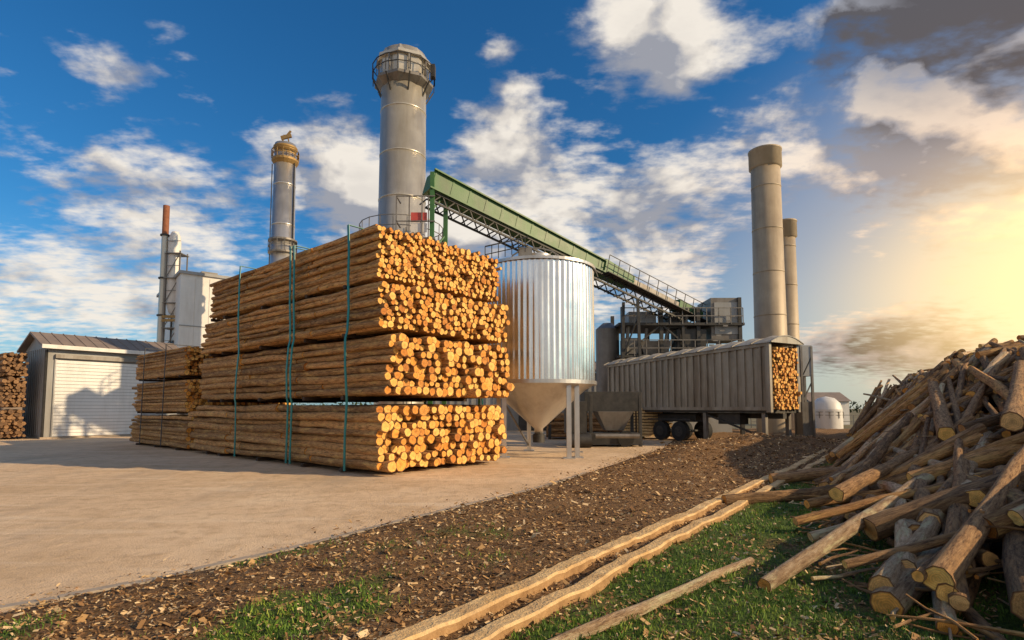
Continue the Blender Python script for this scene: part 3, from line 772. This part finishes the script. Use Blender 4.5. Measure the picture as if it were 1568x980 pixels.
for bb in [(16,34,15,10,.34),(-2,27,9,11,.42),(-17,23,13,9,.36),(-32,16,19,11,.34),(-37,27,5,3,.20),(8,20,16,9,.26),(25,23,12,8,.26),(17,15,12,8,.26),
           (40,30,17,11,.48),(40,18,15,10,.42),(36,4.5,16,7,.44),(-36,8,20,7,.30),(6,9,16,10,.24),(-10,17,14,10,.32),(-22,37,14,4,.08),(62,22,20,24,.25),
           (-18,34,18,6,-.16),(-44,34,20,8,-.18),(3,38,9,5,-.12),(30,10,10,3,-.12),(-27,26,6,4,-.08)]:
    cov=M(t,'ADD',cov,blob(*bb))
mp=N(t,'ShaderNodeMapping'); mp.inputs['Scale'].default_value=(1,1,1.7); t.links.new(dv,mp.inputs[0])
def cl(off,det):
    a_=N(t,'ShaderNodeVectorMath',operation='ADD'); t.links.new(mp.outputs[0],a_.inputs[0]); a_.inputs[1].default_value=off
    n=N(t,'ShaderNodeTexNoise'); n.inputs['Scale'].default_value=4.8; n.inputs['Detail'].default_value=det; n.inputs['Roughness'].default_value=.56
    n.inputs['Distortion'].default_value=.15
    t.links.new(a_.outputs[0],n.inputs['Vector']); return n.outputs['Fac']
n1=cl((3.1,1.7,.4),8); n2=cl((3.1+.035,1.7,.4+.055),4)
inv=M(t,'DIVIDE',1.0,M(t,'ADD',M(t,'MAXIMUM',Zz,0.0),.12))
sc2=N(t,'ShaderNodeVectorMath',operation='SCALE'); t.links.new(dv,sc2.inputs[0]); t.links.new(inv,sc2.inputs['Scale'])
n3=noi(t,sc2.outputs[0],8.5,4,.55,(1,1.5,0))
dens=M(t,'ADD',M(t,'ADD',n1,cov),M(t,'MULTIPLY',M(t,'SUBTRACT',n3,.5),.46))
mr=N(t,'ShaderNodeMapRange',interpolation_type='SMOOTHSTEP'); t.links.new(dens,mr.inputs[0]); mr.inputs[1].default_value=.58; mr.inputs[2].default_value=.84
mask=M(t,'MULTIPLY',mr.outputs[0],.96)
lit=M(t,'MULTIPLY_ADD',M(t,'SUBTRACT',n1,n2),5.0,.68,clamp=True)
thick=N(t,'ShaderNodeMapRange'); t.links.new(dens,thick.inputs[0]); thick.inputs[1].default_value=.86; thick.inputs[2].default_value=1.12
lit=M(t,'MAXIMUM',M(t,'SUBTRACT',lit,M(t,'MULTIPLY',thick.outputs[0],.18),clamp=True),.32)
dk=blob(40,31,20,12,1.0); dk2=blob(34,4.5,15,5,.42)
lit=M(t,'SUBTRACT',M(t,'SUBTRACT',lit,dk,clamp=True),dk2,clamp=True)
ccol=ramp(t,lit,[(0,(.13,.12,.125)),(.34,(.40,.41,.46)),(.7,(.80,.74,.67)),(1,(1.02,.94,.83))])
glow=blob(47,9,40,27,1.0)
glow2=blob(50,9,24,15,1.0)
ccol=mix(t,M(t,'MULTIPLY',glow,.8),ccol,mix(t,1.0,ccol,(1.35,.90,.56),'MULTIPLY'))
csc=mix(t,1.0,ccol,(7.9,7.9,7.9),'MULTIPLY')
skyc=mix(t,1.0,hs.outputs[0],(.40,.84,1.0),'MULTIPLY')
hz=N(t,'ShaderNodeMapRange',interpolation_type='SMOOTHSTEP'); t.links.new(el,hz.inputs[0]); hz.inputs[1].default_value=-2; hz.inputs[2].default_value=17; hz.inputs[3].default_value=.6; hz.inputs[4].default_value=0
skyc=mix(t,hz.outputs[0],skyc,(3.1,4.0,4.9))
skyc=mix(t,M(t,'MULTIPLY',glow,.8),skyc,(7.8,6.1,3.9))
fin=mix(t,mask,skyc,csc)
fin=mix(t,M(t,'MULTIPLY',glow2,.88),fin,(15.5,10.6,4.6))
t.links.new(fin,bg.inputs['Color'])

cam=bpy.data.cameras.new('camera'); cam.sensor_width=36; cam.lens=19.6; cam.clip_end=5000; cam.shift_y=.048
o=bpy.data.objects.new('camera',cam); o.location=(0,0,1.7); o.rotation_euler=(R(94),0,0); sc.collection.objects.link(o); sc.camera=o
